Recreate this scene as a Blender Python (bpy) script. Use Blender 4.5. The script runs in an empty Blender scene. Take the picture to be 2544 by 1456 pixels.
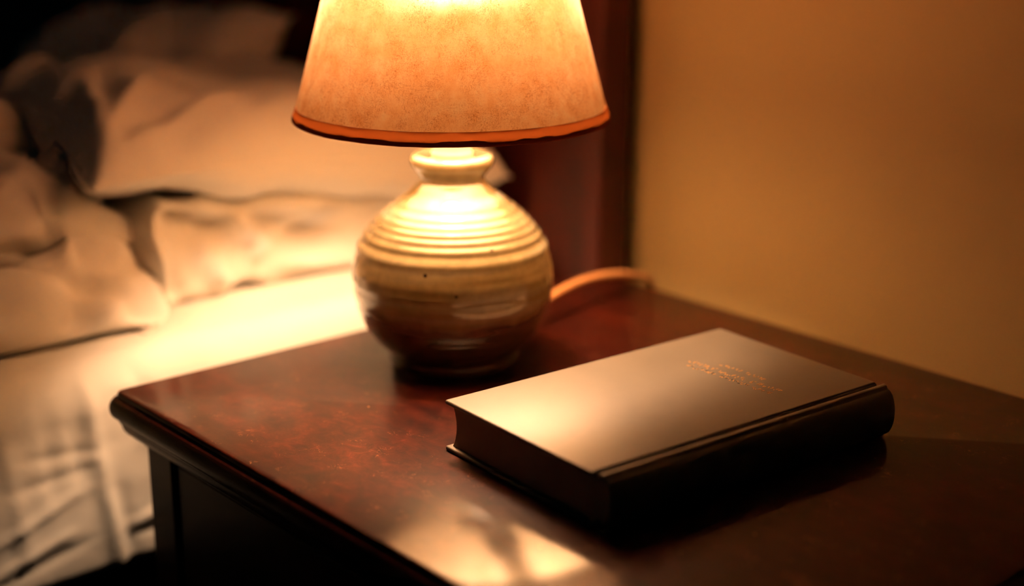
import bpy, bmesh, math, random
from mathutils import Vector, Matrix, noise

random.seed(7)
scene = bpy.context.scene
C = scene.collection
T = 0.62                      # height of the nightstand top
PI = math.pi

# ------------------------------------------------------------------ helpers
def link(name, bm, mat=None, parent=None, smooth=True, recalc=True):
    if recalc:
        bmesh.ops.recalc_face_normals(bm, faces=bm.faces[:])
    me = bpy.data.meshes.new(name)
    bm.to_mesh(me); bm.free()
    if smooth:
        for p in me.polygons: p.use_smooth = True
    o = bpy.data.objects.new(name, me)
    C.objects.link(o)
    if mat: me.materials.append(mat)
    if parent: o.parent = parent
    return o

def thing(name, label, cat, loc=(0, 0, 0), rz=0.0, group=None):
    o = bpy.data.objects.new(name, None)
    C.objects.link(o)
    o.empty_display_size = 0.05
    o.location = loc; o.rotation_euler = (0, 0, rz)
    o['label'] = label; o['category'] = cat
    if group: o['group'] = group
    return o

def tag(o, label, cat, group=None):
    o['label'] = label; o['category'] = cat
    if group: o['group'] = group
    return o

def structure(o):
    o['kind'] = 'structure'; return o

def bevel_mod(o, w, seg=3):
    m = o.modifiers.new('bevel', 'BEVEL'); m.width = w; m.segments = seg
    m.limit_method = 'ANGLE'; m.angle_limit = math.radians(35)
    return o

def add_box(bm, x0, x1, y0, y1, z0, z1):
    v = [bm.verts.new(p) for p in ((x0,y0,z0),(x1,y0,z0),(x1,y1,z0),(x0,y1,z0),
                                   (x0,y0,z1),(x1,y0,z1),(x1,y1,z1),(x0,y1,z1))]
    for f in ((3,2,1,0),(4,5,6,7),(0,1,5,4),(1,2,6,5),(2,3,7,6),(3,0,4,7)):
        bm.faces.new([v[i] for i in f])

def box(name, b, mat, parent=None, bev=0.0015):
    bm = bmesh.new(); add_box(bm, *b)
    o = link(name, bm, mat, parent, smooth=False)
    if bev: bevel_mod(o, bev, 2)
    return o

def smooth_curve(pts, n):
    """Catmull-Rom through pts (tuples of any dimension), n samples per span"""
    out = []
    P = [pts[0]] + list(pts) + [pts[-1]]
    for i in range(1, len(P) - 2):
        for k in range(n):
            t = k / n
            out.append(tuple(0.5 * ((2*b) + (c-a)*t + (2*a-5*b+4*c-d)*t*t + (3*b-a-3*c+d)*t**3)
                             for a, b, c, d in zip(P[i-1], P[i], P[i+1], P[i+2])))
    out.append(tuple(pts[-1]))
    return out

def add_lathe(bm, prof, n=96, wob=None, close=False):
    rings = []
    for (r, z) in prof:
        if r < 1e-6:
            rings.append([bm.verts.new((0, 0, z))])
        else:
            rings.append([bm.verts.new((r*math.cos(2*PI*k/n), r*math.sin(2*PI*k/n), z)) for k in range(n)])
    if close: rings.append(rings[0])
    for a, b in zip(rings, rings[1:]):
        for k in range(n):
            k2 = (k+1) % n
            if len(a) == 1 and len(b) == 1: continue
            if len(a) == 1: bm.faces.new((a[0], b[k2], b[k]))
            elif len(b) == 1: bm.faces.new((a[k], a[k2], b[0]))
            else: bm.faces.new((a[k], a[k2], b[k2], b[k]))

def add_tube(bm, pts, r, n=12, cap=True, flat=1.0):
    rings = []
    N = len(pts)
    for i, p in enumerate(pts):
        p = Vector(p)
        a = Vector(pts[max(i-1, 0)]); b = Vector(pts[min(i+1, N-1)])
        t = (b-a).normalized()
        up = Vector((0, 0, 1)) if abs(t.z) < 0.95 else Vector((0, 1, 0))
        s = t.cross(up).normalized(); u = s.cross(t)
        rings.append([bm.verts.new(p + s*math.cos(2*PI*k/n)*r + u*math.sin(2*PI*k/n)*r*flat) for k in range(n)])
    for a, b in zip(rings, rings[1:]):
        for k in range(n):
            bm.faces.new((a[k], a[(k+1) % n], b[(k+1) % n], b[k]))
    if cap:
        bm.faces.new(rings[0]); bm.faces.new(rings[-1][::-1])

def rounded_loop(x0, x1, y0, y1, r, n=6):
    pts = []
    for (cx, cy, a0) in ((x1-r, y1-r, 0), (x0+r, y1-r, 90), (x0+r, y0+r, 180), (x1-r, y0+r, 270)):
        for k in range(n+1):
            a = math.radians(a0 + 90*k/n)
            pts.append((cx + r*math.cos(a), cy + r*math.sin(a)))
    return pts

def profiled_slab(bm, rect, prof, r):
    """loft rounded rectangles; prof = (outset, z) from top to bottom"""
    rings = []
    for (e, z) in prof:
        L = rounded_loop(rect[0]-e, rect[1]+e, rect[2]-e, rect[3]+e, max(r+e, 0.0015))
        rings.append([bm.verts.new((x, y, z)) for x, y in L])
    for a, b in zip(rings, rings[1:]):
        n = len(a)
        for k in range(n):
            bm.faces.new((a[k], b[k], b[(k+1) % n], a[(k+1) % n]))
    bm.faces.new(rings[0]); bm.faces.new(rings[-1][::-1])

def grid_mesh(bm, rows):
    V = [[bm.verts.new(p) for p in row] for row in rows]
    for i in range(len(V)-1):
        for j in range(len(V[0])-1):
            bm.faces.new((V[i][j], V[i+1][j], V[i+1][j+1], V[i][j+1]))
    return V

def sst(a, b, x):
    t = min(1, max(0, (x-a)/(b-a)))
    return t*t*(3-2*t)

def nz(x, y, z=0.0, s=1.0):
    return noise.noise(Vector((x*s, y*s, z*s)))

# ------------------------------------------------------------------ materials
def new_mat(name):
    m = bpy.data.materials.new(name); m.use_nodes = True
    nt = m.node_tree; nt.nodes.clear()
    out = nt.nodes.new('ShaderNodeOutputMaterial')
    return m, nt, out

def N(nt, typ, **kw):
    n = nt.nodes.new(typ)
    for k, v in kw.items():
        if k.startswith('i_'):
            n.inputs[k[2:].replace('_', ' ')].default_value = v
        else: setattr(n, k, v)
    return n

def ramp(nt, stops, interp='LINEAR'):
    r = nt.nodes.new('ShaderNodeValToRGB'); r.color_ramp.interpolation = interp
    e = r.color_ramp.elements
    while len(e) < len(stops): e.new(0.5)
    for el, (p, c) in zip(e, stops):
        el.position = p; el.color = (*c, 1) if len(c) == 3 else c
    return r

def principled(nt, out, **kw):
    b = nt.nodes.new('ShaderNodeBsdfPrincipled')
    for k, v in kw.items(): b.inputs[k].default_value = v
    nt.links.new(b.outputs[0], out.inputs[0])
    return b

def obj_coords(nt, scale=(1, 1, 1), rot=(0, 0, 0)):
    tc = nt.nodes.new('ShaderNodeTexCoord'); mp = nt.nodes.new('ShaderNodeMapping')
    mp.inputs['Scale'].default_value = scale; mp.inputs['Rotation'].default_value = rot
    nt.links.new(tc.outputs['Object'], mp.inputs['Vector'])
    return mp.outputs[0]

def noise_tex(nt, vec, scale, detail=4, rough=0.55, dist=0.0):
    n = nt.nodes.new('ShaderNodeTexNoise')
    n.inputs['Scale'].default_value = scale; n.inputs['Detail'].default_value = detail
    n.inputs['Roughness'].default_value = rough; n.inputs['Distortion'].default_value = dist
    nt.links.new(vec, n.inputs['Vector'])
    return n.outputs['Fac']

def mix_col(nt, fac, a, b, blend='MIX'):
    m = nt.nodes.new('ShaderNodeMix'); m.data_type = 'RGBA'; m.blend_type = blend
    for key, v in ((0, fac), (6, a), (7, b)):
        if hasattr(v, 'is_linked') or isinstance(v, bpy.types.NodeSocket): nt.links.new(v, m.inputs[key])
        else: m.inputs[key].default_value = v if key == 0 else (*v, 1)
    return m.outputs[2]

def bump(nt, h, bsdf, strength=0.2, dist=0.001):
    b = nt.nodes.new('ShaderNodeBump')
    b.inputs['Strength'].default_value = strength; b.inputs['Distance'].default_value = dist
    nt.links.new(h, b.inputs['Height']); nt.links.new(b.outputs[0], bsdf.inputs['Normal'])

# mahogany --------------------------------------------------------
def wood_mat(name, scuffed=False, grain=(3, 26, 26), dark=(0.010, 0.0016, 0.0008), mid=(0.0215, 0.0026, 0.0009), lite=(0.052, 0.0062, 0.0019), rough=0.3, coat=0.35, spec=0.3):
    m, nt, out = new_mat(name)
    v = obj_coords(nt, grain)
    g = noise_tex(nt, v, 1.0, 6, 0.6, 0.6)
    v2 = obj_coords(nt, (1, 1, 1))
    blot = noise_tex(nt, v2, 14, 3, 0.6, 0.4)
    mx = N(nt, 'ShaderNodeMath', operation='MULTIPLY_ADD'); mx.inputs[1].default_value = 0.55
    nt.links.new(g, mx.inputs[0])
    m2 = N(nt, 'ShaderNodeMath', operation='MULTIPLY'); m2.inputs[1].default_value = 0.45
    nt.links.new(blot, m2.inputs[0]); nt.links.new(m2.outputs[0], mx.inputs[2])
    r = ramp(nt, [(0.30, dark), (0.5, mid), (0.68, lite)])
    nt.links.new(mx.outputs[0], r.inputs[0])
    col = r.outputs[0]
    b = principled(nt, out, Roughness=rough)
    b.inputs['Specular IOR Level'].default_value = spec
    b.inputs['Coat Weight'].default_value = coat
    b.inputs['Coat Roughness'].default_value = 0.14
    if scuffed:
        # worn, crackled varnish: paler flecks and rougher patches in the middle of the top
        f = noise_tex(nt, obj_coords(nt, (1.0, 0.7, 1)), 95, 8, 0.74, 0.5)
        sb = N(nt, 'ShaderNodeVectorMath', operation='SUBTRACT'); sb.inputs[1].default_value = (0.090, -0.185, T)
        nt.links.new(v2, sb.inputs[0])
        sc_ = N(nt, 'ShaderNodeVectorMath', operation='MULTIPLY'); sc_.inputs[1].default_value = (1.25, 0.85, 1); nt.links.new(sb.outputs[0], sc_.inputs[0])
        ln = N(nt, 'ShaderNodeVectorMath', operation='LENGTH'); nt.links.new(sc_.outputs[0], ln.inputs[0])
        an = noise_tex(nt, v2, 16, 3, 0.6)
        ad = N(nt, 'ShaderNodeMath', operation='MULTIPLY_ADD'); ad.inputs[1].default_value = 0.12; nt.links.new(an, ad.inputs[0]); nt.links.new(ln.outputs['Value'], ad.inputs[2])
        ar = ramp(nt, [(0.13, (1, 1, 1)), (0.20, (0.30, 0.30, 0.30))]); nt.links.new(ad.outputs[0], ar.inputs[0])
        area = ar.outputs[0]
        dk = ramp(nt, [(0.34, (0.30, 0.28, 0.28)), (0.50, (1, 1, 1)), (0.62, (1.7, 1.95, 2.0)), (0.74, (3.6, 5.0, 6.0))])
        nt.links.new(f, dk.inputs[0])
        worn = mix_col(nt, 1.0, col, dk.outputs[0], 'MULTIPLY')
        col = mix_col(nt, ar.outputs[0], col, worn)
        # short curly scratches through the varnish
        w1 = noise_tex(nt, obj_coords(nt, (1.0, 0.8, 1)), 75, 3, 0.6, 2.6)
        wr_ = ramp(nt, [(0.488, (0, 0, 0)), (0.5, (1, 1, 1)), (0.512, (0, 0, 0))]); nt.links.new(w1, wr_.inputs[0])
        wm = noise_tex(nt, v2, 60, 3, 0.6)
        wq = ramp(nt, [(0.56, (0, 0, 0)), (0.66, (0.7, 0.7, 0.7))]); nt.links.new(wm, wq.inputs[0])
        ws = N(nt, 'ShaderNodeMath', operation='MULTIPLY'); nt.links.new(wr_.outputs[0], ws.inputs[0]); nt.links.new(wq.outputs[0], ws.inputs[1])
        col = mix_col(nt, ws.outputs[0], col, (0.30, 0.11, 0.04))
        # tiny chips
        ch = noise_tex(nt, obj_coords(nt, (1, 0.6, 1)), 150, 4, 0.6)
        cr = ramp(nt, [(0.715, (0, 0, 0)), (0.75, (1, 1, 1))]); nt.links.new(ch, cr.inputs[0])
        col = mix_col(nt, cr.outputs[0], col, (0.40, 0.17, 0.06))
        # roughness of the worn coat
        rr = N(nt, 'ShaderNodeMapRange'); rr.inputs['To Min'].default_value = 0.055; rr.inputs['To Max'].default_value = 0.20
        nt.links.new(area, rr.inputs[0]); nt.links.new(rr.outputs[0], b.inputs['Coat Roughness'])
        bump(nt, f, b, 0.12, 0.0006)
        bn = [x for x in nt.nodes if x.type == 'BUMP'][0]
        bc = nt.nodes.new('ShaderNodeBump'); bc.inputs['Strength'].default_value = 0.06; bc.inputs['Distance'].default_value = 0.0006
        nt.links.new(f, bc.inputs['Height']); nt.links.new(bc.outputs[0], b.inputs['Coat Normal'])
    nt.links.new(col, b.inputs['Base Color'])
    return m

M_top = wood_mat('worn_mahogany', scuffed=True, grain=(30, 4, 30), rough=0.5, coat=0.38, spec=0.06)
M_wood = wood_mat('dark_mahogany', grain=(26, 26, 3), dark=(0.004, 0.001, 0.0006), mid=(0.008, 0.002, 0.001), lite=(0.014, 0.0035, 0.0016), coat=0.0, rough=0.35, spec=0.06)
M_hb = wood_mat('headboard_wood', grain=(26, 26, 3), dark=(0.010, 0.002, 0.001), mid=(0.036, 0.0046, 0.0020), lite=(0.058, 0.0085, 0.0034), rough=0.5, coat=0.0, spec=0.25)

# painted wall ---------------------------------------------------
M_wall, nt, out = new_mat('cream_wall_paint')
b = principled(nt, out, Roughness=0.7)
w = noise_tex(nt, obj_coords(nt), 2.2, 3)
r = ramp(nt, [(0.3, (0.45, 0.325, 0.125)), (0.7, (0.49, 0.355, 0.14))]); nt.links.new(w, r.inputs[0])
nt.links.new(r.outputs[0], b.inputs['Base Color'])
bump(nt, noise_tex(nt, obj_coords(nt), 160, 3), b, 0.08, 0.001)

M_floor, nt, out = new_mat('dark_floorboards')
b = principled(nt, out, Roughness=0.5)
br = nt.nodes.new('ShaderNodeTexBrick'); br.inputs['Scale'].default_value = 1.0
br.inputs['Color1'].default_value = (0.06, 0.03, 0.015, 1); br.inputs['Color2'].default_value = (0.09, 0.045, 0.02, 1)
br.inputs['Mortar'].default_value = (0.01, 0.006, 0.004, 1); br.inputs['Mortar Size'].default_value = 0.004
br.inputs['Brick Width'].default_value = 1.4; br.inputs['Row Height'].default_value = 0.12
nt.links.new(obj_coords(nt), br.inputs['Vector']); nt.links.new(br.outputs[0], b.inputs['Base Color'])

# linen ------------------------------------------------------------
def linen(name, c1, c2, bs=0.25):
    m, nt, out = new_mat(name)
    b = principled(nt, out, Roughness=0.85)
    b.inputs['Sheen Weight'].default_value = 0.15
    n1 = noise_tex(nt, obj_coords(nt), 7, 3)
    r = ramp(nt, [(0.3, c1), (0.7, c2)]); nt.links.new(n1, r.inputs[0])
    nt.links.new(r.outputs[0], b.inputs['Base Color'])
    h = noise_tex(nt, obj_coords(nt), 30, 5, 0.6, 0.8)
    bump(nt, h, b, bs, 0.004)
    return m
M_sheet = linen('white_cotton_sheet', (0.60, 0.56, 0.475), (0.65, 0.61, 0.525), 0.2)
M_duvet = linen('cream_duvet_cotton', (0.66, 0.59, 0.49), (0.72, 0.65, 0.55), 0.22)
M_pillow = linen('cream_pillowcase', (0.74, 0.68, 0.58), (0.80, 0.74, 0.64), 0.22)
M_mattress = linen('mattress_ticking', (0.6, 0.56, 0.5), (0.65, 0.6, 0.54), 0.1)

# glazed stoneware -------------------------------------------------
M_cer, nt, out = new_mat('glazed_stoneware')
b = principled(nt, out, Roughness=0.16)
b.inputs['Coat Weight'].default_value = 1.0; b.inputs['Coat Roughness'].default_value = 0.06; b.inputs['Coat IOR'].default_value = 1.62
v = obj_coords(nt, (6, 6, 95))
bands = noise_tex(nt, v, 1.0, 3, 0.5)
cr = ramp(nt, [(0.30, (0.22, 0.145, 0.048)), (0.5, (0.32, 0.24, 0.105)), (0.68, (0.40, 0.34, 0.20))])
nt.links.new(bands, cr.inputs[0])
sz = nt.nodes.new('ShaderNodeSeparateXYZ'); nt.links.new(obj_coords(nt), sz.inputs[0])
zr = ramp(nt, [(0.070, (1.30, 1.20, 1.0)), (0.100, (0.78, 0.82, 0.95))]); nt.links.new(sz.outputs[2], zr.inputs[0])  # lamplight evened out in the colour: belly painted lighter, shoulder darker
col = mix_col(nt, 1.0, cr.outputs[0], zr.outputs[0], 'MULTIPLY')
pale = noise_tex(nt, obj_coords(nt, (1, 1, 1)), 60, 5, 0.65)
pr = ramp(nt, [(0.42, (0.80, 0.80, 0.80)), (0.62, (1, 1, 1))]); nt.links.new(pale, pr.inputs[0])
col = mix_col(nt, 1.0, col, pr.outputs[0], 'MULTIPLY')
vo = nt.nodes.new('ShaderNodeTexVoronoi'); vo.inputs['Scale'].default_value = 70
nt.links.new(obj_coords(nt), vo.inputs['Vector'])
vr = ramp(nt, [(0.07, (1, 1, 1)), (0.13, (0, 0, 0))]); nt.links.new(vo.outputs['Distance'], vr.inputs[0])
sc = N(nt, 'ShaderNodeSeparateColor'); nt.links.new(vo.outputs['Color'], sc.inputs[0])
gt = N(nt, 'ShaderNodeMath', operation='GREATER_THAN'); gt.inputs[1].default_value = 0.86; nt.links.new(sc.outputs[0], gt.inputs[0])
mu = N(nt, 'ShaderNodeMath', operation='MULTIPLY'); nt.links.new(vr.outputs[0], mu.inputs[0]); nt.links.new(gt.outputs[0], mu.inputs[1])
col = mix_col(nt, mu.outputs[0], col, (0.03, 0.015, 0.006))
# dark glaze low on the body, shade and table reflection painted in, uneven edge
sx = nt.nodes.new('ShaderNodeSeparateXYZ'); nt.links.new(obj_coords(nt), sx.inputs[0])
gn = noise_tex(nt, obj_coords(nt), 28, 3)
ma = N(nt, 'ShaderNodeMath', operation='MULTIPLY_ADD'); ma.inputs[1].default_value = 0.022; nt.links.new(gn, ma.inputs[0]); nt.links.new(sx.outputs[2], ma.inputs[2])
dip_shade = ramp(nt, [(0.054, (1, 1, 1)), (0.064, (0, 0, 0))]); nt.links.new(ma.outputs[0], dip_shade.inputs[0])
col = mix_col(nt, dip_shade.outputs[0], col, (0.075, 0.034, 0.014))
nt.links.new(col, b.inputs['Base Color'])

# parchment shade: paper that lets the bulb glow through ------------
def shade_mat(name, c_trans, c_diff, mixf, fibres=True, fwd=0.5, c_fwd=(1, 1, 1)):
    m, nt, out = new_mat(name)
    v = obj_coords(nt)
    tr = nt.nodes.new('ShaderNodeBsdfTranslucent'); df = nt.nodes.new('ShaderNodeBsdfDiffuse')
    rf = nt.nodes.new('ShaderNodeBsdfRefraction'); rf.inputs['Roughness'].default_value = 0.9; rf.inputs['IOR'].default_value = 1.45
    m0 = nt.nodes.new('ShaderNodeMixShader'); m0.inputs[0].default_value = fwd
    nt.links.new(tr.outputs[0], m0.inputs[1]); nt.links.new(rf.outputs[0], m0.inputs[2])
    mx = nt.nodes.new('ShaderNodeMixShader'); mx.inputs[0].default_value = mixf
    if fibres:
        cl = noise_tex(nt, v, 85, 6, 0.66)
        r = ramp(nt, [(0.33, tuple(c*k for c, k in zip(c_trans, (0.90, 0.77, 0.62)))), (0.55, c_trans), (0.72, tuple(min(1, c*k) for c, k in zip(c_trans, (1.06, 1.16, 1.3))))])
        nt.links.new(cl, r.inputs[0]); col = r.outputs[0]
        # long thin fibres in two directions
        for sc, rot, seed, amt in (((1, 1, 5.0), (0.5, 0.2, 0.3), 130, 0.9), ((1, 5, 1.0), (0.3, 0.7, 1.2), 150, 0.9), ((4, 1, 1), (1.1, 0.1, 0.4), 170, 0.9)):
            f = noise_tex(nt, obj_coords(nt, sc, rot), seed, 2, 0.5, 2.2)
            fr = ramp(nt, [(0.470, (1, 1, 1)), (0.497, (0.55, 0.34, 0.18)), (0.524, (1, 1, 1))])
            nt.links.new(f, fr.inputs[0])
            mask = noise_tex(nt, v, 60 + seed*0.05, 2)
            mr = ramp(nt, [(0.30, (0, 0, 0)), (0.62, (amt, amt, amt))]); nt.links.new(mask, mr.inputs[0])
            col = mix_col(nt, mr.outputs[0], col, mix_col(nt, 1.0, col, fr.outputs[0], 'MULTIPLY'))
        nt.links.new(col, tr.inputs[0]); nt.links.new(mix_col(nt, 1.0, col, c_fwd, 'MULTIPLY'), rf.inputs[0])
    else:
        tr.inputs[0].default_value = (*c_trans, 1); rf.inputs[0].default_value = (*c_trans, 1)
    df.inputs[0].default_value = (*c_diff, 1)
    if fibres:
        nrm = mix_col(nt, 1.0, mix_col(nt, 1.0, col, tuple(1/max(c, 0.01) for c in c_trans), 'MULTIPLY'), c_diff, 'MULTIPLY')
        nt.links.new(nrm, df.inputs[0])
    nt.links.new(m0.outputs[0], mx.inputs[1]); nt.links.new(df.outputs[0], mx.inputs[2])
    nt.links.new(mx.outputs[0], out.inputs[0])
    return m
M_shade = shade_mat('parchment_paper', (1.0, 0.45, 0.125), (0.86, 0.75, 0.56), 0.872, fwd=0.76, c_fwd=(0.95, 1.55, 4.4))
M_trim = shade_mat('brown_trim_tape', (0.24, 0.056, 0.010), (0.16, 0.045, 0.015), 0.85, fibres=False, fwd=0.0)

def plain(name, col, rough=0.5, metal=0.0, **kw):
    m, nt, out = new_mat(name)
    b = principled(nt, out, Roughness=rough, Metallic=metal)
    n = noise_tex(nt, obj_coords(nt), 40, 3)
    r = ramp(nt, [(0.3, tuple(c*0.88 for c in col)), (0.7, tuple(min(1, c*1.08) for c in col))])
    nt.links.new(n, r.inputs[0]); nt.links.new(r.outputs[0], b.inputs['Base Color'])
    for k, v in kw.items(): b.inputs[k.replace('_', ' ')].default_value = v
    return m
M_brass = plain('pale_brass', (0.75, 0.58, 0.32), 0.3, 1.0)
M_white = plain('white_ceramic_cap', (0.8, 0.74, 0.62), 0.3)
M_socket = plain('dark_bakelite', (0.03, 0.022, 0.016), 0.4)
M_cord = plain('tan_plastic_cord', (0.52, 0.22, 0.07), 0.4)
M_pages = plain('aged_page_edges', (0.30, 0.20, 0.12), 0.8)
M_letter_shade = plain('stamped_letter_shade', (0.02, 0.018, 0.015), 0.7)  # dark strokes painted as the shadow inside the stamped letters
M_gilt = plain('worn_gilt', (0.58, 0.31, 0.10), 0.5, 0.3)

# book cloth ---------------------------------------------------------
M_book, nt, out = new_mat('dark_brown_book_cloth')
b = principled(nt, out, Roughness=0.46)
b.inputs['Specular IOR Level'].default_value = 0.65
n = noise_tex(nt, obj_coords(nt), 24, 4)
r = ramp(nt, [(0.3, (0.085, 0.069, 0.049)), (0.7, (0.102, 0.084, 0.061))]); nt.links.new(n, r.inputs[0])
nt.links.new(r.outputs[0], b.inputs['Base Color'])
bump(nt, noise_tex(nt, obj_coords(nt), 900, 3, 0.6), b, 0.12, 0.0004)

# bulb ------------------------------------------------------------------
M_bulb, nt, out = new_mat('frosted_bulb_glow')
em = nt.nodes.new('ShaderNodeEmission'); em.inputs[0].default_value = (1.0, 0.625, 0.38, 1); em.inputs[1].default_value = 680
nt.links.new(em.outputs[0], out.inputs[0])

# ------------------------------------------------------------------ the room
WX = 0.535
structure(box('wall_right', (WX, WX+0.12, -2.6, 3.2, 0, 2.6), M_wall, None, 0))
structure(box('floor', (-3.4, WX+0.12, -2.6, 3.2, -0.05, 0), M_floor, None, 0))
bm = bmesh.new(); add_box(bm, WX-0.014, WX, -2.6, 3.2, 0, 0.10)
structure(bevel_mod(link('baseboard_right', bm, M_hb, None, False), 0.003, 2))

# ------------------------------------------------------------------ nightstand
ns = thing('nightstand', 'dark red mahogany nightstand with a worn top and moulded edge beside the bed', 'nightstand', (0, 0, 0))
TX, TY = 0.4711, -0.56
rect = (0.0, TX, TY, 0.0)
bm = bmesh.new()
prof = [(-0.0012, T), (-0.0003, T-0.0004), (0.0004, T-0.0015), (0.0005, T-0.0032)]
for k in range(11):
    a = PI/2 - PI*k/10
    prof.append((-0.0010 + 0.0080*math.cos(a), T-0.0120 + 0.0086*math.sin(a)))
profiled_slab(bm, rect, prof, 0.006)
o = link('tabletop', bm, M_top, ns)
o.data.materials.append(M_wood)          # the moulded edge takes a darker wood than the worn top
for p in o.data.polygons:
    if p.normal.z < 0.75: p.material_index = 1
m = o.modifiers.new('split', 'EDGE_SPLIT'); m.split_angle = math.radians(40)
bm = bmesh.new()
mp = [(-0.0015, T-0.0206), (0.0, T-0.0208), (0.0006, T-0.0222), (0.0, T-0.0236), (-0.0010, T-0.0244),
      (-0.0012, T-0.0262), (-0.0022, T-0.0292), (-0.0045, T-0.0325), (-0.0080, T-0.0352), (-0.0112, T-0.0366), (-0.0125, T-0.0380), (-0.0128, T-0.0405), (-0.02, T-0.0405)]
profiled_slab(bm, rect, mp, 0.006)
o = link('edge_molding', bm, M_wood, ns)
m = o.modifiers.new('split', 'EDGE_SPLIT'); m.split_angle = math.radians(40)
bx0, bx1, by0, by1 = 0.0142, TX-0.0142, TY+0.0142, -0.0142
zt = T-0.0402
for (xa, ya) in ((bx0, by0), (bx0, by1-0.034), (bx1-0.034, by0), (bx1-0.034, by1-0.034)):
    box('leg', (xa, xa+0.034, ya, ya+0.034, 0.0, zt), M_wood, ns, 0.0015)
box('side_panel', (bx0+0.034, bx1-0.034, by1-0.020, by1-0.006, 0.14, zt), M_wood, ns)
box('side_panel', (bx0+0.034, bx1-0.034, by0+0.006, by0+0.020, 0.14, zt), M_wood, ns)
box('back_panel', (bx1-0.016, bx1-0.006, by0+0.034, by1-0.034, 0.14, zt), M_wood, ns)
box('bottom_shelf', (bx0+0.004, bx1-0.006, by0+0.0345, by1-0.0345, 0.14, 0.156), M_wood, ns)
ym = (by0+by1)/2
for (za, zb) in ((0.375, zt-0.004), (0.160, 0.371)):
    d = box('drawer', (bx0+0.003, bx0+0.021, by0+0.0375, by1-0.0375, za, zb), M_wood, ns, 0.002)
    bm = bmesh.new()
    add_lathe(bm, [(0, 0.026), (0.008, 0.0255), (0.0125, 0.022), (0.0135, 0.018), (0.011, 0.013), (0.006, 0.010), (0.0055, 0.0), (0, 0)], 24)
    bmesh.ops.transform(bm, matrix=Matrix.Translation((bx0+0.003, ym, (za+zb)/2)) @ Matrix.Rotation(-PI/2, 4, 'Y'), verts=bm.verts[:])
    link('knob', bm, M_wood, d)

# ------------------------------------------------------------------ table lamp
LX, LY = 0.2238, -0.1000
lamp = thing('table_lamp', 'lit stoneware table lamp with a glowing parchment shade standing on the nightstand', 'lamp', (LX, LY, T))
# silhouette of the thrown body (radius, height)
body = [(0.0, 0.004), (0.040, 0.004), (0.0445, 0.0), (0.0475, 0.0012), (0.0485, 0.005), (0.0488, 0.0090),
        (0.0545, 0.0155), (0.0605, 0.0225), (0.0655, 0.0305), (0.0695, 0.0395), (0.0722, 0.0500), (0.0735, 0.0600), (0.0737, 0.0690),
        (0.0722, 0.0790), (0.0690, 0.0890), (0.0636, 0.0985), (0.0560, 0.1075), (0.0465, 0.1160), (0.0375, 0.1230), (0.0300, 0.1290),
        (0.0256, 0.1335), (0.0236, 0.1370), (0.0240, 0.1395), (0.0262, 0.1425), (0.0290, 0.1460), (0.0303, 0.1490), (0.0300, 0.1522),
        (0.0282, 0.1542), (0.0240, 0.1549), (0.0170, 0.1545), (0.0, 0.1545)]
fine = smooth_curve(body, 8)
prof = []
for (r, z) in fine:
    if 0.010 < z < 0.137 and r > 0.02:
        up = sst(0.066, 0.085, z) * (1 - sst(0.125, 0.137, z))
        amp = 0.00015 + 0.00036*up
        r += amp*math.sin(2*PI*z/(0.0122 + 0.0022*math.sin(z*90))) + 0.0004*nz(z*170, 3.1)
    prof.append((max(r, 0), z))
bm = bmesh.new(); add_lathe(bm, prof, 128)
link('ceramic_body', bm, M_cer, lamp)
bm = bmesh.new()
add_lathe(bm, [(0, 0.1546), (0.0150, 0.1546), (0.0152, 0.1560), (0.0142, 0.1572), (0.0136, 0.1600), (0.0142, 0.1625), (0.0138, 0.1650), (0.0118, 0.1660), (0.0, 0.1660)], 48)
link('neck_cap', bm, M_white, lamp)
bm = bmesh.new()
add_lathe(bm, [(0, 0.166), (0.0110, 0.166), (0.0150, 0.171), (0.0160, 0.176), (0.0160, 0.204), (0.0148, 0.210), (0.0, 0.210)], 40)
link('socket', bm, M_socket, lamp)['label'] = 'dark bulb socket on the neck of the lamp'
ZB = 0.301
bm = bmesh.new()
bp = [(0, 0.277), (0.0160, 0.277)]
for k in range(15):
    a = -0.90 + (PI/2 + 0.90)*k/14
    bp.append((0.029*math.cos(a) if k < 14 else 0.0, ZB + 0.002 + 0.029*math.sin(a)))
add_lathe(bm, bp, 40)
bulb = link('bulb', bm, M_bulb, lamp); bulb['label'] = 'glowing frosted bulb inside the shade'
bm = bmesh.new()
add_lathe(bm, smooth_curve([(0.0, 0.2102), (0.0118, 0.2102), (0.0124, 0.2250), (0.0135, 0.2500), (0.0160, 0.2720), (0.0165, 0.2768), (0.0, 0.2768)], 1), 32)
link('bulb_base', bm, M_white, bulb)
# shade
R0, Z0, R1, Z1 = 0.1112, 0.1835, 0.0520, 0.400
bm = bmesh.new()
ZS = 0.0066/(Z1-Z0)           # the paper starts above the tape
add_lathe(bm, [(R0 + (R1-R0)*(ZS+(1-ZS)*k/24), Z0 + (Z1-Z0)*(ZS+(1-ZS)*k/24)) for k in range(25)], 128)
sh = link('shade', bm, M_shade, lamp)
sh['label'] = 'tapered parchment shade with paper fibres'
def trim_ring(bm, r, z, hh, th, slope):
    pr = []
    for k in range(16):
        a = 2*PI*k/16
        u = th*math.cos(a); w = hh*math.sin(a)
        pr.append((r + u - w*slope, z + w))
    n = 128
    rings = []
    for (rr, zz) in pr:
        ring = []
        for k in range(n):
            t = 2*PI*k/n
            w = 0.00045*nz(math.cos(t)*9, math.sin(t)*9, zz*90)
            ring.append(bm.verts.new(((rr+w)*math.cos(t), (rr+w)*math.sin(t), zz + w)))
        rings.append(ring)
    rings.append(rings[0])
    for a, b2 in zip(rings, rings[1:]):
        for k in range(n): bm.faces.new((a[k], a[(k+1) % n], b2[(k+1) % n], b2[k]))
slope = (R0-R1)/(Z1-Z0)
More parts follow.
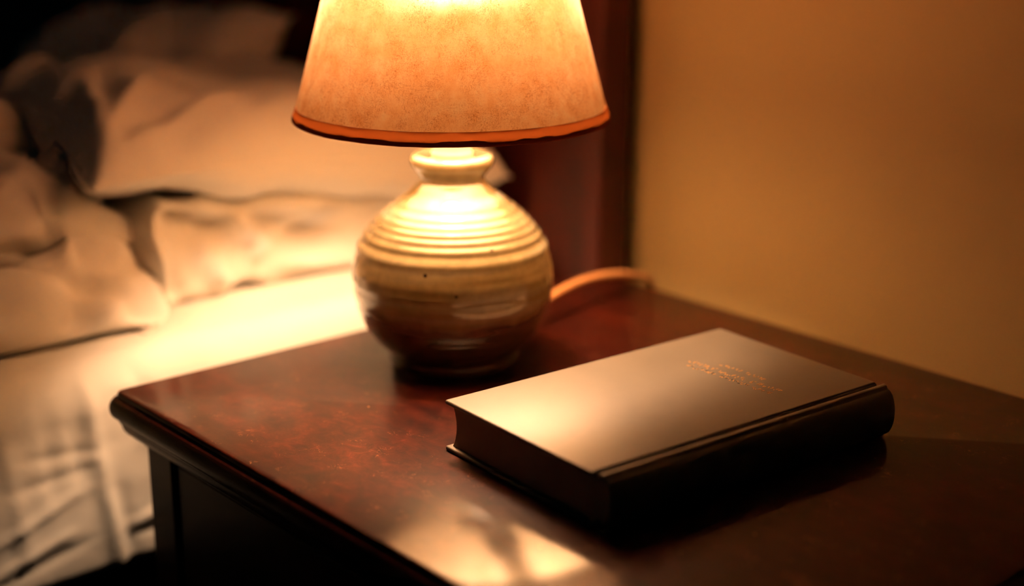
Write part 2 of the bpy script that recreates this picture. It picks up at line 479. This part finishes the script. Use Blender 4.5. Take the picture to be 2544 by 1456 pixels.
bm = bmesh.new(); trim_ring(bm, R0, Z0-0.0008, 0.0022, 0.0017, slope)
def wav(t, q): return 0.0004*nz(math.cos(t)*9, math.sin(t)*9, q)
strip = []
for k in range(160):
    t = 2*PI*k/160
    row = []
    for (dz, dr) in ((0.0002, 0.0012), (0.0025, 0.0007), (0.0050, 0.0008), (0.0066 + wav(t, 3)*0.4, 0.0002)):
        r = R0 - slope*dz + dr + wav(t, dz*300)
        row.append(bm.verts.new((r*math.cos(t), r*math.sin(t), Z0+dz)))
    strip.append(row)
for k in range(160):
    for q in range(3): bm.faces.new((strip[k][q], strip[(k+1) % 160][q], strip[(k+1) % 160][q+1], strip[k][q+1]))
link('trim', bm, M_trim, sh)['label'] = 'brown tape trim round the bottom rim'
bm = bmesh.new(); trim_ring(bm, R1, Z1-0.001, 0.0035, 0.0015, slope)
link('trim', bm, M_trim, sh)['label'] = 'brown tape trim round the top rim'
# wire fitter: harp from the socket and three spokes to the top ring
bm = bmesh.new()
for s in (1, -1):
    add_tube(bm, smooth_curve([(0.0155*s, 0, 0.200), (0.040*s, 0, 0.225), (0.043*s, 0, 0.315), (0.034*s, 0, 0.365), (0.014*s, 0, 0.383), (0, 0, 0.386)], 6), 0.0013, 8)
for k in range(3):
    a = 2*PI*k/3 + 0.4
    add_tube(bm, [(0, 0, 0.387), (0.03*math.cos(a), 0.03*math.sin(a), 0.388), ((R1-0.001)*math.cos(a), (R1-0.001)*math.sin(a), Z1-0.003)], 0.0013, 8)
link('shade_holder', bm, M_brass, lamp)
# cord: leaves the foot at the back, arcs up, drops over the rear edge of the table
cp = [(0.2655, -0.094, 0.0045), (0.285, -0.090, 0.006), (0.315, -0.083, 0.0135), (0.3444, -0.0775, 0.0195), (0.375, -0.0715, 0.0225), (0.4065, -0.066, 0.0215),
      (0.437, -0.0615, 0.0170), (0.462, -0.0575, 0.0100), (0.4815, -0.054, 0.0015), (0.4910, -0.052, -0.020), (0.4960, -0.051, -0.08), (0.4980, -0.050, -0.30), (0.500, -0.05, -0.58)]
cp = [(x-LX, y-LY, z) for x, y, z in cp]
bm = bmesh.new(); add_tube(bm, smooth_curve(cp, 6), 0.0033, 14)
link('cord', bm, M_cord, lamp)['label'] = 'tan power cord arching over the back edge'

# ------------------------------------------------------------------ book
BL, BW, BT = 0.2415, 0.1505, 0.0340
book = thing('book', 'closed dark hardcover book with worn gilt title lying on the nightstand before the lamp', 'book', (0.1081, -0.2349, T), math.radians(-3.7))
cvt = 0.0030
def extrude_profile(bm, loop, x0, x1, nx=2):
    rows = [[bm.verts.new((x0 + (x1-x0)*i/(nx-1), y, z)) for (y, z) in loop] for i in range(nx)]
    n = len(loop)
    for a, b2 in zip(rows, rows[1:]):
        for k in range(n): bm.faces.new((a[k], a[(k+1) % n], b2[(k+1) % n], b2[k]))
    bm.faces.new(rows[0]); bm.faces.new(rows[-1][::-1])
# boards
yb = -BW + 0.0095
def board(name, z0, z1):
    bm = bmesh.new(); add_box(bm, 0, BL, yb, 0, z0, z1)
    o = link(name, bm, M_book, book, False); bevel_mod(o, 0.0011, 3); 
    for p in o.data.polygons: p.use_smooth = True
    return o
fc = board('front_cover', BT-cvt, BT)
bc = board('back_cover', 0.0002, cvt+0.0002)
# spine with french grooves and rounded back
prof_o = [(yb+0.0003, BT-0.0012), (yb-0.0008, BT-0.0040), (yb-0.0030, BT-0.0052), (yb-0.0050, BT-0.0042), (yb-0.0062, BT-0.0012), (yb-0.0072, BT-0.0001), (yb-0.0084, BT-0.0006), (yb-0.0092, BT-0.0024)]
arc = []
cz = BT/2
for k in range(1, 16):
    a = PI/2 - PI*k/16
    arc.append((yb-0.0094 - 0.0066*math.cos(a), cz + (BT/2-0.0026)*math.sin(a)))
outer = prof_o + arc + [(y, BT-z+0.0002) for (y, z) in prof_o[::-1]]
inner = []
for i, (y, z) in enumerate(outer):
    a = outer[max(i-1, 0)]; b2 = outer[min(i+1, len(outer)-1)]
    t = Vector((b2[0]-a[0], b2[1]-a[1])).normalized()
    inner.append((y - t.y*0.0012*-1, z + t.x*0.0012*-1))
inner = [(y + 0.0, z) for y, z in inner]
bm = bmesh.new()
rows = []
for xx in (0.0006, 0.0012, BL-0.0012, BL-0.0006):
    rows.append([bm.verts.new((xx, y, z)) for (y, z) in outer + inner[::-1]])
n = len(rows[0])
for a, b2 in zip(rows, rows[1:]):
    for k in range(n): bm.faces.new((a[k], a[(k+1) % n], b2[(k+1) % n], b2[k]))
h = len(outer)
for row in (rows[0], rows[-1]):
    for k in range(h-1): bm.faces.new((row[k], row[k+1], row[n-2-k], row[n-1-k]))
link('spine', bm, M_book, book)
# page block with a hollow fore-edge and rounded back
sq = 0.0035
loop = []
for k in range(13):
    u = k/12; z = cvt+0.0002 + (BT-2*cvt-0.0002)*u
    loop.append((-sq - 0.0042*math.sin(PI*u)**0.8, z))
for k in range(13):
    u = 1-k/12; z = cvt+0.0002 + (BT-2*cvt-0.0002)*u
    loop.append((yb - 0.0058 - 0.0060*math.sin(PI*u)**0.8, z))
bm = bmesh.new(); extrude_profile(bm, loop, sq, BL-sq)
pb = link('page_block', bm, M_pages, book)
m = pb.modifiers.new('split', 'EDGE_SPLIT'); m.split_angle = math.radians(40)
# rubbed gilt title: three lines of small worn capitals
bm = bmesh.new()
rt = random.Random(3)
Rb = Matrix.Rotation(math.radians(3.7), 3, 'Z')
def loc_b(x, y):
    v = Rb @ Vector((x-0.1081, y+0.2349, 0)); return v.x, v.y
def stroke(ax, ay, bx, by, w=0.00032):
    d = Vector((bx-ax, by-ay)); L = d.length
    if L < 1e-6: return
    d /= L; nrm = Vector((-d.y, d.x))*w
    e = d*w*0.5
    P = [Vector((ax, ay))-e+nrm, Vector((ax, ay))-e-nrm, Vector((bx, by))+e-nrm, Vector((bx, by))+e+nrm]
    lo = [bm.verts.new((p.x, p.y, BT-0.0001)) for p in P]; hi = [bm.verts.new((p.x, p.y, BT+0.00018)) for p in P]
    bm.faces.new(hi)
    for k in range(4): bm.faces.new((lo[k], lo[(k+1) % 4], hi[(k+1) % 4], hi[k]))
dark_faces = []
for (x0, y0, x1, y1, hgt, cnt, gaps) in ((0.2884, -0.3035, 0.2866, -0.3420, 0.0034, 13, (6,)), (0.2772, -0.2850, 0.2776, -0.3625, 0.0040, 27, (8, 17)), (0.2700, -0.2895, 0.2702, -0.3615, 0.0034, 26, (9, 19))):
    (ax, ay), (bx, by) = loc_b(x0, y0), loc_b(x1, y1)
    for i in range(cnt):
        if i in gaps: continue
        u = i/cnt
        cx = ax + (bx-ax)*u; cy = ay + (by-ay)*u
        wd = abs(by-ay)/cnt*0.8
        for q in range(rt.choice((2, 2, 3))):      # rubbed, no longer legible remains of a capital
            p = (rt.random()*0.9, rt.random()); d2 = rt.choice(((0.55, 0.0), (0.0, 0.6), (0.35, 0.45), (0.3, -0.4)))
            n0 = len(bm.faces)
            stroke(cx + p[1]*hgt, cy - p[0]*wd, cx + min(1, p[1]+d2[1])*hgt, cy - min(1, p[0]+d2[0])*wd, rt.uniform(0.00022, 0.00040))
            if hgt < 0.0036 and cnt > 20 and q == 0 and u < 0.75: dark_faces.append((n0, len(bm.faces)))
bm.faces.ensure_lookup_table()
for a, b2 in dark_faces:
    for k in range(a, b2): bm.faces[k].material_index = 1
o = link('title_lettering', bm, M_gilt, fc, False); o.data.materials.append(M_letter_shade)
o['label'] = 'worn gilt lettering in three short lines'

# ------------------------------------------------------------------ bed
ZM = 0.616          # top of the made mattress
bed = thing('bed', 'wooden bed with a tall dark headboard standing left of the nightstand', 'bed', (0, 0, 0))
YB0, YB1, XF = 0.067, 1.56, -1.52
bm = bmesh.new()
mpf = [(-0.03, ZM-0.002), (-0.012, ZM-0.006), (-0.003, ZM-0.016), (0, ZM-0.03), (0, ZM-0.142), (-0.004, ZM-0.155), (-0.02, ZM-0.159)]
profiled_slab(bm, (XF, 0.470, YB0, YB1), mpf, 0.05)
link('mattress', bm, M_mattress, bed)
box('side_rail', (XF, 0.474, YB0+0.004, YB0+0.028, 0.22, ZM-0.161), M_hb, bed, 0.003)
box('side_rail', (XF, 0.474, YB1-0.028, YB1-0.004, 0.22, ZM-0.161), M_hb, bed, 0.003)
box('foot_rail', (XF-0.025, XF, YB0, YB1, 0.20, ZM-0.16), M_hb, bed, 0.003)
box('slat_base', (XF, 0.474, YB0+0.028, YB1-0.028, 0.34, ZM-0.161), M_hb, bed, 0.003)
for yy in (YB0, YB1-0.06):
    box('leg', (XF-0.03, XF+0.03, yy, yy+0.06, 0, 0.42), M_hb, bed, 0.004)
hb = box('headboard', (0.500, 0.510, 0.095, 1.60, 0.42, 1.16), M_hb, bed, 0.002)
for (ya, yc) in ((0.0035, 0.098), (1.597, 1.69)):
    box('post', (0.476, 0.512, ya, yc, 0.0, 1.24), M_hb, hb, 0.003)
box('top_rail', (0.478, 0.511, 0.098, 1.597, 1.10, 1.22), M_hb, hb, 0.004)
box('bottom_rail', (0.478, 0.511, 0.098, 1.597, 0.36, 0.46), M_hb, hb, 0.004)

# fitted sheet: over the top, round the edge, down the side, with pressed creases
rs = random.Random(11)
def ridge(d, w):            # soft asymmetric crease profile
    return math.exp(-(d/w)**2)
creases_side = []           # (x0,z0,x1,z1,width,height)
creases_side += [(0.004, 0.612, 0.010, 0.54, 0.0055, 0.0034), (0.010, 0.545, 0.024, 0.44, 0.0060, 0.0052), (0.023, 0.520, 0.034, 0.44, 0.0055, -0.0040),
                 (0.030, 0.486, 0.092, 0.500, 0.0050, 0.0040), (0.040, 0.478, 0.095, 0.488, 0.0050, -0.0034), (-0.075, 0.500, -0.002, 0.528, 0.0050, 0.0028),
                 (-0.080, 0.476, -0.015, 0.496, 0.0045, 0.0028), (-0.080, 0.466, 0.000, 0.486, 0.0045, -0.0024), (0.020, 0.590, 0.055, 0.592, 0.0050, -0.0020),
                 (0.042, 0.612, 0.056, 0.580, 0.0050, -0.0022), (-0.030, 0.600, -0.026, 0.520, 0.0050, -0.0016), (-0.008, 0.585, -0.006, 0.530, 0.0045, -0.0014),
                 (-0.050, 0.560, 0.006, 0.556, 0.0050, -0.0015), (-0.060, 0.538, 0.004, 0.542, 0.0050, -0.0016), (0.045, 0.555, 0.085, 0.530, 0.0060, 0.0018),
                 (-0.062, 0.590, -0.050, 0.470, 0.0055, 0.0020), (0.060, 0.530, 0.066, 0.450, 0.0055, 0.0016)]
for k in range(40):
    x = rs.uniform(-1.5, -0.12); z = rs.uniform(0.36, 0.58); a = rs.choice((0.1, 0.2, 1.5, 1.6, -0.2)); L = rs.uniform(0.05, 0.2)
    creases_side.append((x, z, x+L*math.cos(a), z-L*math.sin(a), 0.006, rs.uniform(0.0015, 0.0035)))
creases_top = []            # (x0,y0,x1,y1,w,h) on the flat of the mattress
creases_top += [(0.13, 0.150, 0.46, 0.130, 0.011, 0.005), (-0.3, 0.075, 0.46, 0.07, 0.012, 0.0015)]
def seg_d(px, py, s):
    ax, ay, bx, by = s[:4]; dx, dy = bx-ax, by-ay
    t = max(0, min(1, ((px-ax)*dx + (py-ay)*dy)/(dx*dx+dy*dy)))
    ex = 1 - 0.6*(abs(2*t-1)**3)
    return math.hypot(px-ax-t*dx, py-ay-t*dy), ex
prof = []                   # (y,z,ny,nz,side?)
rr = 0.034
y_far = YB1 + 0.012
for k in range(30): prof.append((y_far - rr - (y_far-rr-0.35)*k/30, ZM+0.003, 0, 1))
for k in range(38): prof.append((0.35 - (0.35-0.056-rr)*k/38, ZM+0.003, 0, 1))
for k in range(12):
    a = PI/2*k/12
    prof.append((0.056+rr - rr*math.sin(a), ZM+0.003-rr + rr*math.cos(a), -math.sin(a), math.cos(a)))
for k in range(62): prof.append((0.056, ZM+0.003-rr - 0.122*k/61, -1, 0))
for k in range(1, 9):
    a = PI/2*k/8; prof.append((0.056+0.010*(1-math.cos(a)), ZM-0.153-0.010*math.sin(a), -math.cos(a), -math.sin(a)))
far = []
for k in range(10): far.append((y_far, ZM-0.163 + (0.166-rr)*k/10, 1, 0))
for k in range(6):
    a = PI/2*k/6; far.append((y_far-rr + rr*math.cos(a), ZM+0.003-rr + rr*math.sin(a), math.cos(a), math.sin(a)))
prof = far + prof
xs = [-1.515 + (1.515-0.22)*k/60 for k in range(60)] + [-0.22 + 0.685*k/150 for k in range(151)]
rows = []
for x in xs:
    row = []
    for (y, z, ny, nn) in prof:
        d = 0.0
        side = sst(0.3, 0.9, -ny)
        top = sst(0.3, 0.9, nn)
        if side > 0:
            s = 0
            for c in creases_side:
                if abs(x - (c[0]+c[2])/2) > 0.16: continue
                q, e = seg_d(x, z, c); s += c[5]*e*ridge(q, c[4])
            hang = sst(0.02, 0.25, ZM - z)
            s = 0.72*s + 0.004*hang*nz(x, z*0.25, 1.7, 9) + 0.0010*nz(x, z, 0.3, 26) + 0.0004*nz(x, z, 4, 60)
            d += s*side
        if top > 0:
            s = 0
            for c in creases_top:
                q, e = seg_d(x, y, c); s += c[5]*e*ridge(q, c[4])
            s += 0.0016*nz(x, y, 7.7, 14) + 0.0005*nz(x, y, 2, 50)
            d += s*top
        row.append((x, y + ny*d, z + nn*d))
    rows.append(row)
bm = bmesh.new(); grid_mesh(bm, rows)
o = link('bed_sheet', bm, M_sheet)
m = o.modifiers.new('solid', 'SOLIDIFY'); m.thickness = 0.0012; m.offset = -1
tag(o, 'white cotton sheet covering the mattress and hanging creased down its side', 'bed sheet')

# pillows ---------------------------------------------------------------
def pillow(name, label, hx, hy, zt, zb, seed, loc, rot, wr=0.006, droop=0.0, px=3.2, ex=0.55, seam=0.0016, folds=(), gather=0.35, front=()):
    bm = bmesh.new()
    n, mth = 84, 84
    def surf(sgn):
        rows = []
        for i in range(n+1):
            row = []
            u = -math.cos(PI*i/n)*1.0
            for j in range(mth+1):
                v = -math.cos(PI*j/mth)
                pin = 1 - 0.07*(1-abs(u)**2)*abs(v)**4 - 0.0
                pin2 = 1 - 0.07*(1-abs(v)**2)*abs(u)**4
                x = u*hx*pin2; y = v*hy*pin
                prof = max(0, (1-abs(u)**px))**ex * max(0, (1-abs(v)**px))**ex
                edge = 1-prof
                z = sgn*(zt if sgn > 0 else zb)*prof
                # gathers that run in from the ends and seams
                w = (nz(u*hx, v*hy, seed, 11)*1.3 + nz(u*hx, v*hy, seed+2, 24)*0.5 + gather*(1-2.2*abs(nz(u*hx, v*hy*0.3, seed+7, 20)))*sst(0.25, 0.95, abs(v)) + 0.5*gather*(1-2.2*abs(nz(u*hx*0.3, v*hy, seed+9, 20)))*sst(0.35, 0.95, abs(u)))*wr
                w *= sst(0.0, 0.25, prof)*1.0
                for (fu0, fv0, fu1, fv1, fw, fh) in folds:
                    q, e = seg_d(u*hx, v*hy, (fu0, fv0, fu1, fv1)); w += fh*e*ridge(q, fw)*(sst(0.0, 0.45, prof) if sgn > 0 else 0)
                z += sgn*w
                z -= droop*(u*u*v*v*1.2 + v*v*0.3)
                if front and v < -0.5:
                    k = sst(-0.5, -0.85, v); dy = 0
                    for f in front:
                        q, e = seg_d(x+loc[0], z+loc[2], f); dy += f[5]*e*ridge(q, f[4])
                    y -= dy*k
                row.append((x, y, z))
            rows.append(row)
        return rows
    a = surf(1); b2 = surf(-1)
    Va = grid_mesh(bm, a); Vb = grid_mesh(bm, [r[::-1] for r in b2])
    bmesh.ops.remove_doubles(bm, verts=bm.verts[:], dist=0.0006)
    o = link(name, bm, M_pillow)
    o.location = loc; o.rotation_euler = rot
    if seam > 0:
        bm = bmesh.new(); loop = []
        K = 60
        def ed(u, v):
            pin = 1 - 0.07*(1-abs(u)**2)*abs(v)**4; pin2 = 1 - 0.07*(1-abs(v)**2)*abs(u)**4
            return (u*hx*pin2, v*hy*pin, -droop*(u*u*v*v*1.2+v*v*0.3))
        for k in range(K): loop.append(ed(-1+2*k/K, -1))
        for k in range(K): loop.append(ed(1, -1+2*k/K))
        for k in range(K): loop.append(ed(1-2*k/K, 1))
        for k in range(K+1): loop.append(ed(-1, 1-2*k/K))
        add_tube(bm, loop, seam, 8, cap=False)
        link('seam_piping', bm, M_pillow, o)
    tag(o, label, 'pillow', 'pillows at the head of the bed')
    return o
pillow('pillow', 'plump pale pillow on top of the pile, its corner just behind the lamp neck', 0.196, 0.198, 0.052, 0.034, 1.3,
       (0.261, 0.295, 0.736), (0.0, 0.10, -0.08), 0.011, 0.012, 4.0, 0.5,
       folds=((-0.191, -0.191, -0.106, -0.086, 0.0100, 0.0120), (-0.186, -0.191, -0.046, -0.141, 0.0090, 0.0100), (-0.186, -0.176, -0.151, -0.056, 0.0100, 0.0110),
              (-0.136, -0.166, -0.071, -0.116, 0.0090, -0.0080), (-0.171, -0.126, -0.126, -0.036, 0.0100, -0.0090), (-0.096, -0.056, -0.040, -0.076, 0.0110, 0.0060),
              (-0.146, 0.044, -0.046, -0.006, 0.0160, 0.0080), (-0.046, 0.064, 0.010, 0.124, 0.0160, -0.0060), (-0.176, 0.084, -0.106, 0.144, 0.0140, 0.0100),
              (-0.041, -0.181, -0.010, -0.146, 0.0080, 0.0060), (0.190, -0.181, 0.100, -0.076, 0.0140, 0.0060)))
pillow('pillow', 'flat wrinkled pillow squashed at the bottom of the pile, lying on the white sheet', 0.175, 0.175, 0.042, 0.044, 4.1,
       (0.276, 0.308, 0.665), (0.0, 0.0, -0.03), 0.013, 0.0, 3.0, 0.30, seam=0.0, gather=1.3,
       front=((0.100, 0.705, 0.118, 0.640, 0.0064, 0.0238), (0.135, 0.696, 0.200, 0.672, 0.0072, -0.0255), (0.118, 0.700, 0.150, 0.690, 0.0072, -0.0136),
              (0.190, 0.686, 0.222, 0.656, 0.0060, 0.0238), (0.215, 0.680, 0.300, 0.656, 0.0080, -0.0238), (0.225, 0.697, 0.330, 0.676, 0.0096, 0.0153),
              (0.150, 0.670, 0.180, 0.632, 0.0064, 0.0170), (0.240, 0.640, 0.340, 0.632, 0.0080, 0.0153), (0.125, 0.650, 0.135, 0.630, 0.0064, -0.0136)))
pillow('pillow', 'shadowy pillow leaning against the headboard behind the plump one', 0.145, 0.250, 0.072, 0.050, 8.6,
       (0.352, 0.705, 0.704), (-0.13, -0.60, 0.0), 0.016, 0.0,
       folds=((0.10, -0.10, -0.11, -0.06, 0.016, -0.022), (0.02, -0.20, -0.10, -0.14, 0.013, -0.016), (0.09, -0.15, -0.02, -0.15, 0.016, 0.012), (0.10, 0.02, -0.08, 0.08, 0.02, -0.014)))

# duvet thrown back in a heap --------------------------------------------
# stations along x, each a list of (dx, y, z) from under the near edge over the crest to the far side
base_prof = [(.165, .000), (.130, .000), (.106, .008), (.108, .030), (.124, .054), (.150, .064), (.172, .058), (.158, .072),
             (.164, .084), (.195, .092), (.230, .090), (.258, .086), (.270, .118), (.295, .150), (.350, .164), (.450, .140), (.65, .085), (.95, .05), (1.25, .03), (1.40, .0)]
stations = []
def var(x, sy, sz, crest, tw, seed):
    out = []
    rv = random.Random(seed)
    for i, (y, z) in enumerate(base_prof):
        z2 = z*sz
        if i >= 10: z2 = min(z, 0.078)*sz + max(0, z-0.078)*crest*min(1, sz+0.4)
        if 8 <= i <= 11: z2 += (0.4, 1.0, 1.0, 1.0)[i-8]*0.034*sst(-0.06, 0.0, x)*sst(0.085, 0.05, x)
        y2 = 0.106 + (y-0.106)*sy
        j = 0.0 if i < 3 else 1.0
        out.append((x + tw*z + j*rv.uniform(-.008, .008), y2 + j*rv.uniform(-.008, .008), ZM + 0.005 + z2 + j*rv.uniform(-.009, .009)*sst(0.0, 0.03, z2)))
    return out
for a in ((-1.35, 1.05, 0.55, 1, 0, 1), (-1.05, 1.0, 0.80, 1, 0, 2), (-0.80, 1.05, 0.95, 1, 0, 3), (-0.58, 1.0, 0.85, 1, 0, 4), (-0.40, 1.05, 1.0, 1, 0, 5),
          (-0.27, 1.0, 1.05, 1, 0, 6), (-0.17, 1.05, 1.0, 1, 0, 7), (-0.10, 1.0, 1.0, 1, 0.05, 8), (-0.05, 1.02, 1.0, 1, 0.1, 9), (-0.005, 1.0, 1.0, 0.95, 0.15, 10), (0.018, 1.0, 1.0, 0.95, 0.18, 16),
          (0.040, 1.0, 0.98, 0.9, 0.2, 11), (0.060, 1.02, 0.90, 0.62, 0.25, 12), (0.074, 1.06, 0.66, 0.2, 0.35, 13), (0.083, 1.10, 0.30, 0, 0.5, 14), (0.076, 1.14, 0.0, 0, 0.0, 15)):
    stations.append(var(*a))
along = [smooth_curve([s[i] for s in stations], 14) for i in range(len(base_prof))]    # along x for every control row
nxs = len(along[0])
rows = []
for k in range(nxs):
    rows.append(smooth_curve([along[i][k] for i in range(len(base_prof))], 8))
R2 = []
for row in rows:
    rr2 = []
    for (x, y, z) in row:
        hgt = sst(0.004, 0.03, z-ZM)
        d = 0.010*nz(x*1.6, y, z, 12) + 0.006*nz(x, y, z*1.5+3, 26) + 0.002*nz(x, y, z, 60)
        cr = abs(nz(x*0.8 + 0.5*y, y*0.8 - 0.4*x, z+9, 8)); d -= 0.012*math.exp(-(cr/0.09)**2)
        rr2.append((x, y - d*hgt*0.5, max(z + d*hgt, ZM+0.0045)))
    R2.append(rr2)
bm = bmesh.new(); grid_mesh(bm, R2)
o = link('duvet', bm, M_duvet)
m = o.modifiers.new('solid', 'SOLIDIFY'); m.thickness = 0.003; m.offset = -1
tag(o, 'crumpled cream duvet thrown back in a heap on the left of the bed', 'duvet')

# ------------------------------------------------------------------ night air outside the lamp's reach
wld = bpy.data.worlds.new('night'); scene.world = wld; wld.use_nodes = True
bg = wld.node_tree.nodes['Background']; bg.inputs[0].default_value = (0.25, 0.75, 1.0, 1); bg.inputs[1].default_value = 0.004

# ------------------------------------------------------------------ camera
cam = bpy.data.cameras.new('camera'); co = bpy.data.objects.new('camera', cam); C.objects.link(co)
cam.sensor_width = 36; cam.sensor_fit = 'HORIZONTAL'; cam.lens = 3651.2/2544*36
right = Vector((0.75330, -0.65767, 0.00339)); down = Vector((-0.18544, -0.21734, -0.95830)); fwd = Vector((0.63098, 0.72126, -0.28567))
M = Matrix((( right.x, -down.x, -fwd.x, -0.4268), (right.y, -down.y, -fwd.y, -0.9097), (right.z, -down.z, -fwd.z, 0.9800), (0, 0, 0, 1)))
co.matrix_world = M
cam.clip_start = 0.02
cam.dof.use_dof = True; cam.dof.focus_distance = 0.93; cam.dof.aperture_fstop = 1.9
scene.camera = co
scene.view_settings.view_transform = 'Standard'
scene.view_settings.look = 'None'
scene.view_settings.exposure = 0.0
scene.view_settings.gamma = 1.0
scene.view_settings.use_curve_mapping = False
